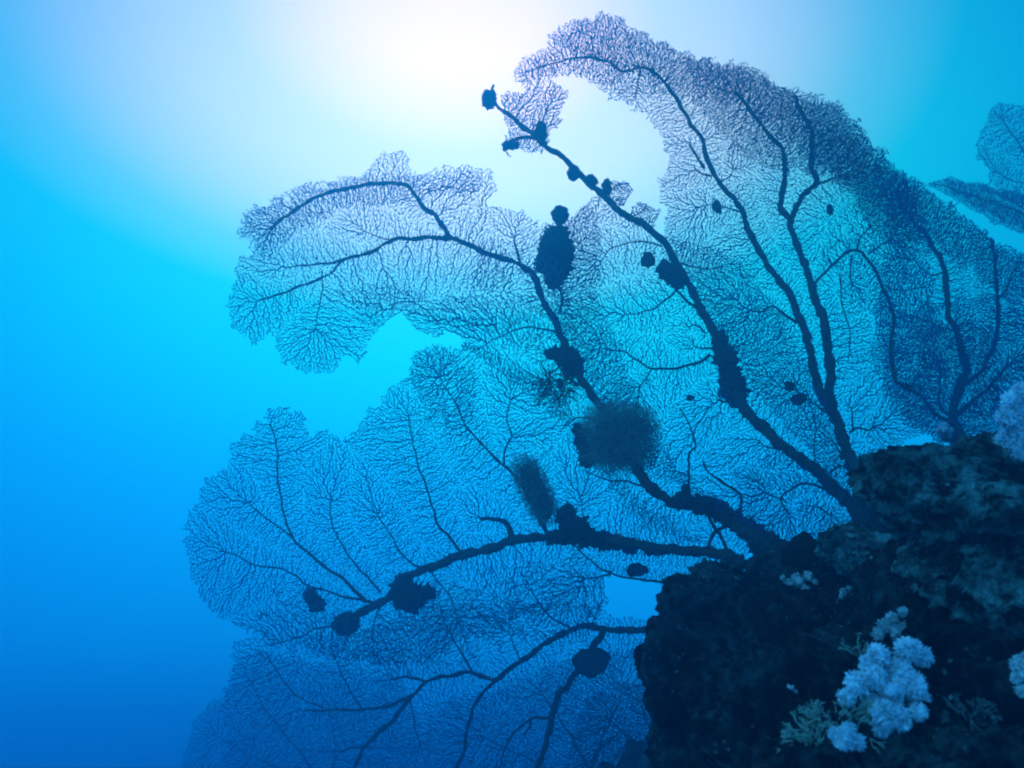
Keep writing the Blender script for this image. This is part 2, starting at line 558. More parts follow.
# ------------------------------------------------------------------ the sea fans
from mathutils.bvhtree import BVHTree
RV = []; RF = []
for vv, ff in ((ree.V, ree.F), b1, b2, b3, b4, b5):
    o_ = len(RV); RV.extend([Vector(v) for v in vv]); RF.extend([tuple(i + o_ for i in f) for f in ff])
ROCK = BVHTree.FromPolygons(RV, RF)
def on_rock(px, py, default):
    """distance ahead at which the rock surface lies in this direction"""
    d = at(px, py, 1.0)
    L_ = d.length
    hit = ROCK.ray_cast(Vector((0, 0, 0)), d / L_)
    return hit[3] / L_ if hit[0] is not None else default

f32 = lambda g: (lambda x, y: g(np.asarray(x, float), np.asarray(y, float)))
def und(x, y, s, k):
    return k * (np.sin(x / 47 + s) * np.cos(y / 61 + s * 2) + 0.5 * np.sin((x + y) / 29 + s * 3))
dA = f32(lambda x, y: 3.10 + 1.55 * ((775 - x) / 550) + und(x, y, 1, .05) + 0.5 * np.clip((280 - y) / 120, 0, 1))
dB = f32(lambda x, y: 3.22 + 1.25 * ((525 - y) / 430) + und(x, y, 2, .05))
dC = f32(lambda x, y: 3.35 + 1.15 * ((490 - y) / 480) + 0.25 * np.clip((700 - x) / 200, 0, 1) + und(x, y, 3, .05))
dE = f32(lambda x, y: 3.06 + 1.75 * ((760 - x) / 580) + und(x, y, 4, .05))
dF = f32(lambda x, y: 3.35 + 2.1 * ((690 - x) / 470) + und(x, y, 5, .05))
dG = f32(lambda x, y: 3.80 + 0.9 * ((430 - y) / 230) + und(x, y, 6, .05))

fan('tall sea fan whose stem runs through the big fuzzy clump and arches to upper left', dA, (775, 548),
    [([(775, 548), (745, 530), (705, 508), (668, 500), (645, 480), (622, 445), (600, 405), (583, 380), (568, 350), (548, 310), (535, 280), (520, 265), (490, 255), (468, 245), (449, 238), (425, 238), (393, 240), (376, 250), (345, 260), (325, 276), (288, 291), (257, 301)], 9.5, 1.1),
     ([(450, 238), (437, 218), (423, 206), (413, 194), (406, 186), (389, 183), (355, 187), (315, 198), (281, 220), (271, 228)], 3.0, 2.2),
     ([(345, 259), (321, 264), (284, 267)], 2.0, .9),
     ([(393, 240), (375, 236), (362, 230)], 1.2, .6),
     ([(555, 331), (540, 329), (524, 328), (502, 336), (486, 344)], 1.6, .6),
     ([(560, 312), (562, 296), (558, 280), (556, 262)], 2.0, 1.6),
     ([(520, 262), (517, 250), (515, 240)], 1.8, 1.3),
     ([(578, 385), (566, 376), (556, 362), (549, 352)], 2.6, 1.0),
     ([(574, 392), (560, 386), (545, 382), (534, 384)], 1.5, .6),
     ([(597, 420), (585, 418), (572, 420), (560, 432)], 1.5, .6),
     ([(643, 486), (628, 482), (612, 480), (595, 476), (583, 470)], 1.7, .6),
     ([(690, 503), (689, 488), (689, 456), (695, 443), (687, 420), (680, 408)], 2.2, .9),
     ([(740, 520), (741, 498), (734, 490), (726, 485), (709, 472), (704, 461)], 3.0, 1.0),
     ([(745, 532), (732, 527), (718, 530), (709, 540), (706, 552)], 3.0, 2.2),
     ([(322, 271), (322, 290), (318, 310), (315, 330)], 1.0, .6),
     ([(730, 560), (722, 540), (712, 524), (704, 505)], 2.6, 2.2)],
    [dict(poly=[(237, 218), (250, 211), (271, 199), (288, 201), (291, 187), (305, 182), (318, 189), (335, 182), (345, 184), (355, 177), (369, 172), (371, 160), (386, 150), (400, 153), (413, 155), (413, 172), (425, 176), (437, 181), (440, 167), (457, 164), (480, 168), (494, 176), (497, 190), (487, 200), (511, 210), (545, 223), (572, 217), (583, 203), (600, 215), (600, 300), (640, 400), (680, 470), (775, 540), (740, 556), (706, 548), (640, 525), (600, 470), (560, 420), (500, 375), (470, 350), (455, 332), (440, 335), (420, 333), (399, 313), (386, 313), (382, 326), (366, 343), (365, 360), (345, 357), (332, 374), (301, 374), (281, 363), (274, 333), (254, 345), (233, 333), (227, 303), (240, 258), (254, 252), (255, 231), (240, 238)], s=3.7, holes=0.02),
     dict(poly=[(240, 220), (262, 203), (300, 186), (350, 176), (410, 172), (470, 172), (492, 182), (470, 196), (440, 192), (400, 205), (350, 210), (310, 222), (285, 245), (262, 262), (246, 250)], s=4.2, seed=9, depth=lambda x, y: dA(x, y) + 0.16, holes=.05, wob=.05),
     dict(poly=[(330, 290), (400, 285), (440, 300), (470, 290), (480, 240), (560, 260), (580, 330), (530, 350), (470, 330), (400, 315), (375, 330)], s=6.0, depth=lambda x, y: dA(x, y) - 0.12, holes=.1, wob=.06)],
    seed=11)

fan('sea fan with the thick knobbly stem ending bare in a knobbed tip, at the centre', dB, (868, 528),
    [([(868, 528), (846, 500), (822, 477), (796, 456), (765, 430), (740, 402), (731, 375), (717, 338), (699, 306), (680, 269), (662, 240), (640, 222), (625, 215), (604, 196), (586, 181), (562, 157), (544, 144), (526, 129), (500, 108), (492, 100)], 9.5, 2.6),
     ([(547, 144), (539, 139), (516, 139), (503, 150)], 2.4, 2.6),
     ([(710, 355), (700, 362), (684, 366), (668, 369), (651, 368), (636, 360), (626, 353), (600, 348)], 2.4, .7),
     ([(652, 368), (645, 380), (640, 386)], 1.2, .6),
     ([(697, 308), (686, 301), (677, 291), (670, 297), (655, 308), (640, 312), (625, 314)], 2.2, .7),
     ([(676, 262), (690, 266), (713, 269), (728, 264), (742, 264)], 1.5, .6),
     ([(662, 246), (650, 243), (637, 242), (615, 247), (600, 260)], 1.4, .6),
     ([(735, 398), (726, 402), (719, 400)], 2.6, 1.5),
     ([(711, 348), (702, 348), (694, 347)], 1.4, .8),
     ([(705, 333), (698, 326), (693, 325)], 1.6, .9),
     ([(832, 492), (812, 485), (796, 486), (786, 494), (782, 503), (790, 515)], 2.3, 1.3),
     ([(784, 500), (772, 496), (765, 492)], 1.5, .8),
     ([(790, 450), (780, 450), (765, 446), (758, 440)], 2.0, .9),
     ([(816, 470), (814, 455), (816, 430)], 1.0, .7),
     ([(600, 196), (612, 190), (618, 184)], 1.6, .8),
     ([(628, 217), (638, 214), (645, 208)], 1.2, .7),
     ([(830, 515), (820, 508), (808, 505)], 1.4, .7)],
    [dict(poly=[(545, 226), (572, 219), (583, 204), (592, 196), (606, 200), (628, 218), (650, 234), (664, 238), (680, 238), (740, 260), (790, 330), (825, 400), (855, 480), (862, 520), (830, 545), (790, 545), (760, 530), (700, 500), (650, 470), (605, 410), (565, 340), (548, 290)], s=3.6, holes=0.02),
     dict(poly=[(499, 97), (512, 92), (530, 92), (545, 84), (562, 82), (569, 95), (562, 112), (553, 126), (549, 140), (543, 156), (530, 152), (512, 152), (500, 154), (503, 140), (510, 128), (500, 118)], s=3.2, fray=5, wid=1.7),
     dict(poly=[(604, 196), (606, 182), (616, 178), (628, 182), (632, 192), (624, 206), (614, 206)], s=2.9, fray=3, wid=1.7),
     dict(poly=[(628, 216), (634, 206), (650, 204), (660, 210), (657, 222), (648, 228), (638, 226)], s=3.0, fray=3, wid=1.7),
     dict(poly=[(735, 470), (780, 450), (830, 480), (850, 530), (790, 545), (740, 530)], s=5.0, depth=lambda x, y: dB(x, y) - .1, holes=.05),
     dict(poly=[(720, 300), (770, 320), (790, 380), (765, 420), (740, 380)], s=3.6, depth=lambda x, y: dB(x, y) - .1, holes=.12, wob=.06)],
    seed=22)

fan('largest sea fan, two long parallel stems and a folded crest along the top', dC, (868, 500),
    [([(868, 500), (858, 480), (850, 458), (843, 440), (834, 412), (829, 390), (831, 375), (828, 345), (824, 319), (815, 296), (809, 278), (796, 241), (791, 222), (801, 198), (817, 183), (811, 166), (812, 134), (801, 109), (795, 96)], 9.0, 2.2),
     ([(834, 415), (824, 398), (815, 375), (806, 334), (787, 291), (768, 266), (749, 231), (740, 206), (719, 182), (706, 157), (703, 140), (692, 126), (682, 108), (672, 92), (656, 74), (641, 67), (625, 71), (604, 61), (589, 57), (565, 61), (526, 72)], 6.5, .9),
     ([(792, 222), (781, 207), (785, 176), (782, 150), (763, 128), (747, 106), (735, 90)], 4.6, 1.6),
     ([(815, 184), (828, 181), (839, 177)], 2.2, 1.0),
     ([(704, 168), (698, 158), (692, 150), (690, 144)], 2.2, 1.4),
     ([(712, 176), (702, 174), (695, 168)], 1.6, .9),
     ([(740, 212), (728, 208), (718, 204), (705, 206)], 1.3, .6),
     ([(719, 182), (730, 176), (734, 168)], 1.2, .6),
     ([(796, 322), (780, 312), (771, 306), (762, 311), (750, 310)], 2.3, 1.0),
     ([(815, 283), (825, 272), (843, 256), (856, 250), (866, 256), (881, 284), (893, 319), (890, 356), (896, 381), (912, 387)], 1.8, 2.4),
     ([(857, 250), (860, 238), (866, 232)], 1.6, .8),
     ([(868, 254), (880, 246), (893, 238), (898, 228)], 1.4, .8),
     ([(852, 256), (850, 272), (852, 284)], 1.3, .7),
     ([(836, 420), (820, 408), (806, 398), (798, 392)], 1.6, 1.0),
     ([(848, 445), (842, 460), (840, 452), (832, 440)], 2.2, 1.2),
     ([(850, 432), (858, 428), (868, 430), (872, 426)], 2.0, 1.1),
     ([(853, 430), (852, 418), (850, 408)], 1.5, .8),
     ([(852, 470), (842, 466), (832, 470)], 2.0, 1.4),
     ([(641, 67), (638, 78), (636, 92)], 1.3, .8),
     ([(881, 284), (900, 290), (925, 287)], 1.0, .6),
     ([(840, 275), (842, 300), (850, 330), (848, 360)], 1.2, .7)],
    [dict(poly=[(511, 79), (521, 56), (540, 50), (550, 33), (572, 20), (605, 14), (629, 24), (650, 37), (680, 47), (720, 64), (741, 63), (758, 66), (760, 77), (785, 88), (804, 90), (839, 104), (852, 119), (877, 147), (893, 166), (921, 182), (930, 230), (935, 300), (945, 400), (930, 430), (890, 450), (865, 500), (840, 500), (800, 440), (760, 400), (725, 340), (700, 300), (672, 245), (664, 236), (666, 210), (658, 196), (660, 180), (666, 162), (663, 149), (660, 132), (639, 112), (609, 98), (590, 84), (572, 75), (561, 75), (545, 82), (528, 91)], s=3.6, wid=1.3),
     # folded crest: second and third sheets of the same fan
     dict(poly=[(552, 40), (572, 22), (605, 15), (650, 38), (720, 64), (758, 68), (785, 88), (839, 104), (877, 147), (905, 172), (922, 200), (925, 240), (900, 250), (870, 225), (846, 192), (817, 172), (776, 168), (732, 150), (705, 112), (670, 90), (630, 72), (590, 60)], s=3.0, depth=lambda x, y: dC(x, y) - 0.14, wid=1.2, fray=6, wob=.07, src=[(912, 235), (880, 170), (840, 125), (780, 100), (700, 75), (640, 48), (580, 32)]),
     dict(poly=[(680, 55), (720, 66), (758, 70), (785, 90), (839, 106), (877, 149), (905, 176), (915, 215), (885, 215), (850, 185), (812, 160), (790, 140), (750, 110), (700, 90)], s=2.9, depth=lambda x, y: dC(x, y) + 0.14, wid=1.2, fray=6, wob=.07, src=[(912, 225), (880, 175), (830, 130), (780, 105), (710, 75)]),
     dict(poly=[(800, 120), (850, 135), (890, 175), (905, 225), (890, 235), (850, 190), (815, 165)], s=2.8, depth=lambda x, y: dC(x, y) - 0.22, wid=1.0, fray=6, wob=.07, src=[(900, 230), (880, 190), (850, 150), (815, 128)]),
     dict(poly=[(515, 80), (540, 52), (600, 48), (650, 70), (670, 95), (620, 92), (570, 70), (535, 85)], s=4.2, depth=lambda x, y: dC(x, y) - 0.1, fray=5),
     dict(poly=[(820, 250), (870, 225), (920, 235), (905, 300), (880, 320), (850, 300)], s=4.6, depth=lambda x, y: dC(x, y) - 0.1, holes=.06)],
    seed=33)

fan('broad sea fan spreading to the left edge, its stem holding the two pale tubes', dE, (735, 562),
    [([(740, 566), (722, 554), (700, 551), (670, 550), (640, 545), (600, 539), (560, 536), (520, 539), (490, 548), (460, 556), (430, 568), (405, 578), (385, 600), (365, 610), (348, 620)], 7.0, 5.0),
     ([(372, 603), (362, 600), (345, 597), (320, 588)], 2.2, 1.0),
     ([(366, 602), (350, 586), (337, 575), (325, 567), (315, 559), (300, 545), (293, 537), (284, 515), (278, 478), (276, 446), (270, 425)], 2.6, .9),
     ([(322, 590), (308, 586), (286, 570), (253, 564), (238, 556), (224, 550)], 1.5, .8),
     ([(292, 537), (275, 524), (263, 516), (249, 504)], 1.4, .8),
     ([(380, 592), (377, 588), (348, 555), (333, 526), (330, 500)], 1.5, .8),
     ([(425, 568), (413, 564), (399, 551), (388, 532), (377, 515)], 1.6, .8),
     ([(470, 556), (461, 553), (450, 538), (439, 526), (432, 508), (428, 493), (417, 460), (410, 430), (408, 416)], 2.4, .8),
     ([(548, 535), (532, 504), (514, 476), (498, 460), (470, 432), (462, 418), (455, 402), (447, 390), (439, 379)], 2.8, .9),
     ([(504, 464), (505, 452), (508, 443), (512, 437), (509, 425), (507, 416), (511, 400)], 1.5, .8),
     ([(706, 587), (680, 585), (659, 582), (640, 580), (626, 577), (612, 574), (600, 569), (590, 560), (575, 546)], 2.2, 1.0),
     ([(610, 574), (597, 577), (584, 578)], 1.6, .8),
     ([(512, 545), (510, 530), (504, 522), (492, 519), (480, 519)], 5.5, 2.0),
     ([(430, 570), (440, 585), (452, 600), (458, 622)], 1.3, .7),
     ([(345, 625), (320, 628), (295, 638), (270, 645)], 1.4, .7),
     ([(380, 605), (372, 630), (374, 655)], 1.2, .7),
     ([(600, 540), (585, 520), (580, 500)], 1.2, .6)],
    [dict(poly=[(413, 350), (425, 345), (440, 343), (457, 345), (475, 345), (520, 365), (560, 395), (595, 440), (640, 500), (700, 540), (735, 560), (706, 590), (668, 590), (650, 582), (625, 578), (602, 573), (606, 590), (606, 612), (570, 612), (540, 606), (500, 632), (460, 640), (430, 665), (380, 665), (320, 655), (275, 640), (249, 631), (216, 617), (195, 591), (187, 551), (185, 526), (196, 504), (202, 478), (227, 467), (231, 442), (264, 424), (267, 407), (304, 409), (308, 431), (329, 431), (340, 439), (352, 434), (358, 426), (371, 411), (387, 390), (410, 374)], s=3.6, holes=0.02),
     dict(poly=[(262, 600), (320, 595), (360, 625), (420, 600), (470, 590), (540, 560), (600, 555), (600, 600), (540, 615), (480, 650), (400, 672), (320, 660), (258, 645)], s=7.0, fray=20, depth=lambda x, y: dE(x, y) - 0.15, holes=.08, wob=.06),
     dict(poly=[(415, 352), (445, 345), (480, 380), (470, 440), (430, 420), (410, 380)], s=5.0, depth=lambda x, y: dE(x, y) + 0.15, holes=.05)],
    seed=44)

fan('lowest near sea fan, forked stem with an oval oyster hanging on it', dF, (690, 618),
    [([(700, 614), (684, 617), (657, 628), (630, 630), (603, 629), (586, 626), (567, 632), (548, 641), (529, 655), (510, 668), (497, 679), (483, 678), (470, 672), (454, 675), (440, 678), (426, 683), (412, 695), (395, 703), (371, 709), (333, 710), (306, 710)], 5.5, 1.4),
     ([(412, 695), (388, 725), (366, 746), (352, 772)], 3.0, 2.4),
     ([(362, 748), (350, 748), (341, 752)], 1.6, 1.0),
     ([(426, 682), (412, 678), (391, 678)], 2.2, 1.4),
     ([(497, 679), (481, 695), (472, 712), (467, 733), (464, 752), (454, 772)], 2.8, 1.8),
     ([(603, 629), (600, 638), (592, 648), (582, 664), (572, 678), (556, 701), (551, 722), (546, 744), (536, 770)], 4.4, 3.6),
     ([(552, 716), (545, 718), (532, 718), (519, 728), (505, 750), (500, 770)], 2.2, .9),
     ([(530, 719), (530, 728), (524, 736)], 2.0, 1.2),
     ([(570, 628), (548, 614), (532, 592), (521, 573)], 1.8, .8),
     ([(472, 671), (459, 649), (445, 622), (440, 604)], 1.6, .7),
     ([(362, 708), (352, 694), (344, 680), (333, 653)], 1.4, .7),
     ([(324, 708), (298, 697), (286, 684), (278, 672), (268, 658)], 1.4, .7),
     ([(520, 660), (512, 640), (508, 620)], 1.1, .6),
     ([(592, 625), (598, 610), (602, 600)], 1.2, .7),
     ([(410, 700), (415, 725), (420, 745)], 1.1, .6)],
    [dict(poly=[(692, 612), (660, 614), (640, 619), (612, 618), (606, 606), (560, 600), (500, 605), (440, 605), (360, 630), (290, 640), (255, 636), (236, 640), (228, 669), (222, 702), (226, 740), (222, 775), (560, 775), (580, 740), (600, 700), (625, 665), (650, 640)], s=4.3),
     dict(poly=[(500, 605), (560, 600), (600, 615), (590, 640), (520, 640)], s=5, depth=lambda x, y: dF(x, y) - .1)],
    seed=55)

fan('hazier sea fan rooted on top of the craggy boulder with upright stems', dG, (958, 438),
    [([(963, 442), (958, 428), (953, 413), (961, 383), (966, 370), (958, 336), (949, 315), (946, 288), (943, 265), (927, 238), (910, 217), (898, 196)], 6.5, 2.2),
     ([(955, 415), (965, 408), (980, 396), (995, 380), (1008, 366)], 3.0, 1.6),
     ([(962, 385), (982, 370), (995, 342), (998, 305), (995, 265), (992, 240)], 3.0, 2.0),
     ([(953, 418), (940, 405), (940, 385), (939, 369)], 2.2, 1.3),
     ([(952, 424), (934, 413), (922, 398), (910, 390), (897, 380), (893, 356)], 3.2, 1.4),
     ([(944, 272), (930, 275), (915, 262), (900, 255)], 1.2, .6),
     ([(957, 332), (935, 325), (910, 315), (880, 305)], 1.3, .6),
     ([(998, 300), (1010, 280), (1016, 262)], 1.6, .9)],
    [dict(poly=[(880, 180), (900, 172), (921, 182), (953, 207), (985, 232), (1005, 246), (1050, 262), (1090, 300), (1080, 450), (1000, 470), (930, 440), (890, 410), (870, 350), (880, 280), (890, 220)], s=3.1, wid=1.35),
     dict(poly=[(896, 180), (921, 184), (953, 208), (985, 233), (1005, 247), (1050, 264), (1080, 300), (1050, 310), (1000, 290), (960, 262), (925, 240), (900, 215)], s=2.7, depth=lambda x, y: dG(x, y) - .2, wob=.07, fray=5, src=[(1075, 300), (1020, 262), (960, 225), (905, 192)]),
     dict(poly=[(880, 320), (940, 300), (1010, 290), (1060, 330), (1040, 440), (940, 450), (890, 400)], s=3.0, depth=lambda x, y: dG(x, y) + .3, wob=.06, holes=.03),
     dict(poly=[(920, 330), (960, 320), (1000, 330), (1000, 420), (940, 430), (915, 390)], s=3.0, depth=lambda x, y: dG(x, y) - .15, wob=.06, holes=.05)],
    seed=66)

# farther fans standing off in the blue
GF = None
dH = f32(lambda x, y: 7.20 + (1040 - x) / 200 + und(x, y, 7, .1))
fan('faint sea fan far off at the right, above the slanting one', dH, (1060, 200),
    [([(1075, 215), (1050, 190), (1030, 160), (1012, 135), (1000, 118)], 2.0, .7), ([(1050, 190), (1020, 182), (995, 172)], 1.2, .6)],
    [dict(poly=[(993, 105), (1010, 102), (1040, 107), (1090, 130), (1100, 215), (1040, 215), (1001, 192), (988, 181), (988, 165), (977, 159), (976, 143), (984, 125)], s=2.7, fray=2, wid=1.2)],
    m=M_netfar, seed=77, wob=.1)
dI = f32(lambda x, y: 5.80 + (1040 - x) / 150 + und(x, y, 8, .08))
fan('blurred blue sea fan seen nearly edge-on, slanting down to the right edge', dI, (1080, 245),
    [([(1090, 255), (1050, 228), (1010, 208), (960, 192), (935, 184)], 2.2, .8), ([(1050, 228), (1010, 200), (985, 190)], 1.2, .6)],
    [dict(poly=[(928, 185), (935, 180), (950, 177), (995, 187), (1024, 194), (1090, 210), (1100, 270), (1060, 255), (1024, 236), (990, 221), (955, 200)], s=2.1, fray=2, wid=1.2),
     dict(poly=[(940, 181), (955, 179), (995, 189), (1024, 197), (1090, 215), (1100, 262), (1060, 250), (1024, 230), (990, 215), (960, 198)], s=2.3, fray=2, wid=1.2, depth=lambda x, y: dI(x, y) + .25)],
    m=M_netfar, seed=88, wob=.1)
dJ = f32(lambda x, y: 6.10 + (400 - x) / 400 + und(x, y, 9, .1))
fan('faint sea fan low at the left, rising behind the lowest near fan', dJ, (330, 800),
    [([(350, 830), (320, 780), (290, 740), (262, 705), (250, 680)], 2.2, .8), ([(320, 780), (260, 760), (215, 735)], 1.4, .6), ([(330, 800), (335, 750), (330, 710)], 1.4, .6)],
    [dict(poly=[(196, 716), (210, 700), (226, 695), (236, 660), (260, 650), (300, 660), (400, 680), (430, 740), (430, 830), (190, 830), (182, 770), (188, 735)], s=2.9, fray=3, wid=1.2)],
    m=M_netfar, seed=99, wob=.1)
dK = f32(lambda x, y: 5.00 + (600 - x) / 400 + und(x, y, 10, .1))
fan('murky sea fan low in the middle, behind the hanging oval oyster', dK, (600, 800),
    [([(620, 830), (590, 770), (560, 720), (540, 690)], 2.6, .9), ([(590, 770), (610, 720), (625, 690)], 1.8, .7), ([(600, 800), (530, 760), (480, 735)], 1.6, .7)],
    [dict(poly=[(440, 700), (500, 690), (540, 670), (590, 650), (640, 650), (680, 700), (700, 830), (440, 830), (420, 740)], s=3.0, fray=4, wid=1.2)],
    m=M_netfar, seed=101, wob=.1)
dM = f32(lambda x, y: 4.30 + (640 - x) / 500 + und(x, y, 11, .1))
fan('dim bushy sea fan hugging the dark reef face under the mound', dM, (680, 800),
    [([(690, 830), (670, 770), (650, 730), (640, 700)], 3.0, 1.0), ([(670, 770), (640, 745), (610, 720)], 2.0, .8), ([(680, 800), (700, 750), (690, 715)], 2.0, .8)],
    [dict(poly=[(570, 740), (585, 700), (620, 680), (650, 690), (700, 700), (740, 830), (560, 830)], s=3.2, fray=5, wid=1.6)],
    m=M_netfar, seed=102, wob=.15)

# ------------------------------------------------------------------ growths and shells on the fans
def leafshell(px, py, D, rx, ry, rot=0, seed=0, pts=None, thick=0.16):
    """flat oyster: an outline with two bulged valves, slightly tilted"""
    rnd = random.Random(seed)
    k = D / FOC
    n = 40
    rings = 7
    V = []; F = []
    c = at(px, py, D)
    tilt = rnd.uniform(-.5, .5)
    cr, sr = math.cos(rot), math.sin(rot)
    def rad(a):
        if pts is None:
            return 1 + .07 * math.sin(3 * a + seed) + .05 * math.sin(7 * a + seed * 2)
        # distance to polygon edge from centre
        best = 1.0
        ca, sa = math.cos(a), math.sin(a)
        for i in range(len(pts)):
            x1, y1 = pts[i]; x2, y2 = pts[(i + 1) % len(pts)]
            den = ca * (y2 - y1) - sa * (x2 - x1)
            if abs(den) < 1e-9: continue
            t = (x1 * (y2 - y1) - y1 * (x2 - x1)) / den
            u = (x1 * sa - y1 * ca) / den
            if t > 0 and -1e-6 <= u <= 1 + 1e-6:
                best = t
        return best
    for side in (-1, 1):
        for j in range(rings):
            t = j / (rings - 1)
            for i in range(n):
                a = 2 * math.pi * i / n
                rr = rad(a) * t
                x = math.cos(a) * rr * rx * k; y = math.sin(a) * rr * ry * k
                h = side * thick * min(rx, ry) * k * (math.sqrt(max(0, 1 - t ** 2)) + .06 * math.sin(t * 22) * (t < .98))
                x, y = x * cr - y * sr, x * sr + y * cr
                h += x * tilt + noise.noise(Vector((x, y, seed)) * 60) * .1 * rx * k
                V.append(c + RT * x + UP * y + FWD * h)
    m0 = rings * n
    for side in (0, 1):
        o = side * m0
        for j in range(rings - 1):
            for i in range(n):
                i2 = (i + 1) % n
                f = (o + j * n + i, o + j * n + i2, o + (j + 1) * n + i2, o + (j + 1) * n + i)
                F.append(f if side == 0 else f[::-1])
    for i in range(n):
        i2 = (i + 1) % n
        a, b = (rings - 1) * n + i, (rings - 1) * n + i2
        F.append((a, b, m0 + b, m0 + a))
    return V, F

def fd(fn, x, y, off=-0.03):
    return float(fn(np.array([x]), np.array([y]))[0]) + off

# single oysters
for fn, x, y, rx, ry, rot, lab, sd, pts in [
        (dF, 591, 662, 19, 14, .45, 'oval dark oyster shell clamped on the stem of the lowest near fan', 1, None),
        (dA, 637, 570, 12, 7, -.1, 'small oval dark oyster above the patch of open water', 2, None),
        (dA, 648, 260, 7, 8, 0, 'small roundish dark oyster beside the upper centre stem', 3, None),
        (dC, 830, 210, 3, 6, .1, 'tiny bean-shaped shell between the two right stems, high up', 4, None),
        (dC, 717, 207, 5, 7, .3, 'small pale-edged leaf shell left of the parallel stems', 5, None),
        (dC, 790, 386, 7, 5, -.3, 'small hazy leaf shell left of the parallel stems, the upper of two', 6, None),
        (dC, 799, 399, 8, 6, .4, 'small dark leaf shell left of the parallel stems, the lower of two', 7, None),
        (dB, 690, 398, 4, 3, 0, 'tiny dark shell speck right of the big fuzzy clump', 8, None)]:
    V, F = leafshell(x, y, fd(fn, x, y, -.05), rx, ry, rot, sd, pts)
    tag(single('oyster', V, F, M_shell), lab, 'oyster')
V, F = leafshell(802, 549, on_rock(802, 568, 1.9) - .02, 22, 20, 0, 9, [(-1, -.85), (-.9, -.1), (-.45, .55), (.1, .95), (.35, .75), (.95, .05), (.75, -.55), (.2, -.9)], .25)
tag(single('oyster', V, F, mat('black_shell', (0.012, 0.01, 0.01), rough=.8)), 'large black angular oyster shell standing on the reef mound', 'oyster')

# big dark clump of oysters with scaly edges
def shell_clump(name, label, D, items, cat='oysters'):
    x0, y0 = items[0][0], items[0][1]
    t = empty(name, at(x0, y0, D)); tag(t, label, cat)
    for i, (x, y, rx, ry, rot) in enumerate(items):
        V, F = blob(x, y, D + random.Random(i).uniform(-.015, .015), rx, ry, None, rot, 5, .42, 26, i * 3.1, .45)
        mesh_obj('shell', V, F, M_shell, t)
    return t
D1 = fd(dA, 555, 255, -.05)
shell_clump('oyster_clump', 'tall scaly dark clump of oysters high on the arching fan', D1,
            [(556, 240, 12, 11, 0), (553, 252, 13, 12, .5), (549, 264, 11, 10, .2), (560, 262, 10, 12, .3), (554, 275, 9, 9, 0), (564, 248, 8, 10, .2), (543, 262, 6, 7, 0), (553, 284, 5, 6, 0), (562, 232, 6, 6, 0)])
V, F = blob(560, 215, fd(dA, 560, 215, -.02), 8, 9, None, 0, 4, .22, 35, 5, .15)
tag(single('sponge', V, F, M_crust), 'round dark sponge ball just above the tall scaly clump', 'sponge')
shell_clump('oyster_clump', 'two-lobed dark oyster clump pressed against the centre stem', fd(dB, 670, 274, -.06), [(666, 270, 8, 7, .3), (673, 277, 8, 8, 0), (664, 264, 4, 4, 0), (678, 284, 5, 5, 0)])
shell_clump('oyster_clump', 'jagged star-shaped dark clump below the left fan stem', fd(dE, 412, 595, -.06),
            [(404, 588, 10, 11, .2), (414, 596, 13, 10, 0), (426, 592, 9, 6, .2), (411, 605, 7, 7, 0), (402, 600, 8, 7, .5), (431, 594, 4, 4, 0)])
shell_clump('oyster_clump', 'pair of soft dark lumps left of the stem end, floating among fine twigs', fd(dE, 315, 600, -.05), [(311, 596, 6, 7, 0), (318, 605, 7, 6, .4), (313, 602, 5, 6, 0)])
V, F = blob(346, 624, fd(dE, 346, 624, -.03), 13, 11, None, .1, 4, .18, 30, 6, .12)
tag(single('sponge', V, F, M_crust), 'rounded dark sponge capping the bare end of the left stem', 'sponge')

# feathery black perch on the middle stem: a wing-like clump
t = shell_clump('oyster_clump', 'wing-shaped dark shell clump jutting left from the arching stem', fd(dA, 565, 357, -.05),
                [(556, 354, 10, 5, -.1), (568, 357, 10, 8, -.3), (574, 366, 9, 9, 0), (548, 354, 4, 4, .2), (562, 362, 5, 4, 0)])
shell_clump('sponge_clump', 'black lump at the left edge of the big fuzzy clump', fd(dA, 585, 446, -.12),
            [(578, 430, 5, 6, 0), (583, 440, 8, 9, .2), (588, 450, 8, 9, 0), (586, 460, 6, 7, 0)], 'sponge')
shell_clump('sponge_clump', 'pointed dark mound on the left stem beside the pale tube', fd(dE, 573, 522, -.06),
            [(567, 520, 9, 13, .15), (577, 526, 10, 9, -.5), (586, 532, 9, 6, -.4), (566, 510, 5, 6, 0)], 'sponge')
shell_clump('sponge_clump', 'soft dark lump hanging under the arching stem near its root', fd(dA, 762, 548, -.03), [(759, 545, 9, 9, 0), (765, 553, 8, 7, 0)], 'sponge')
shell_clump('sponge_clump', 'rounded dark sponge pair on the crown of the reef mound', 2.12, [(709, 572, 13, 10, 0), (729, 570, 12, 10, .2), (735, 578, 9, 8, 0), (717, 581, 12, 8, 0)], 'sponge')

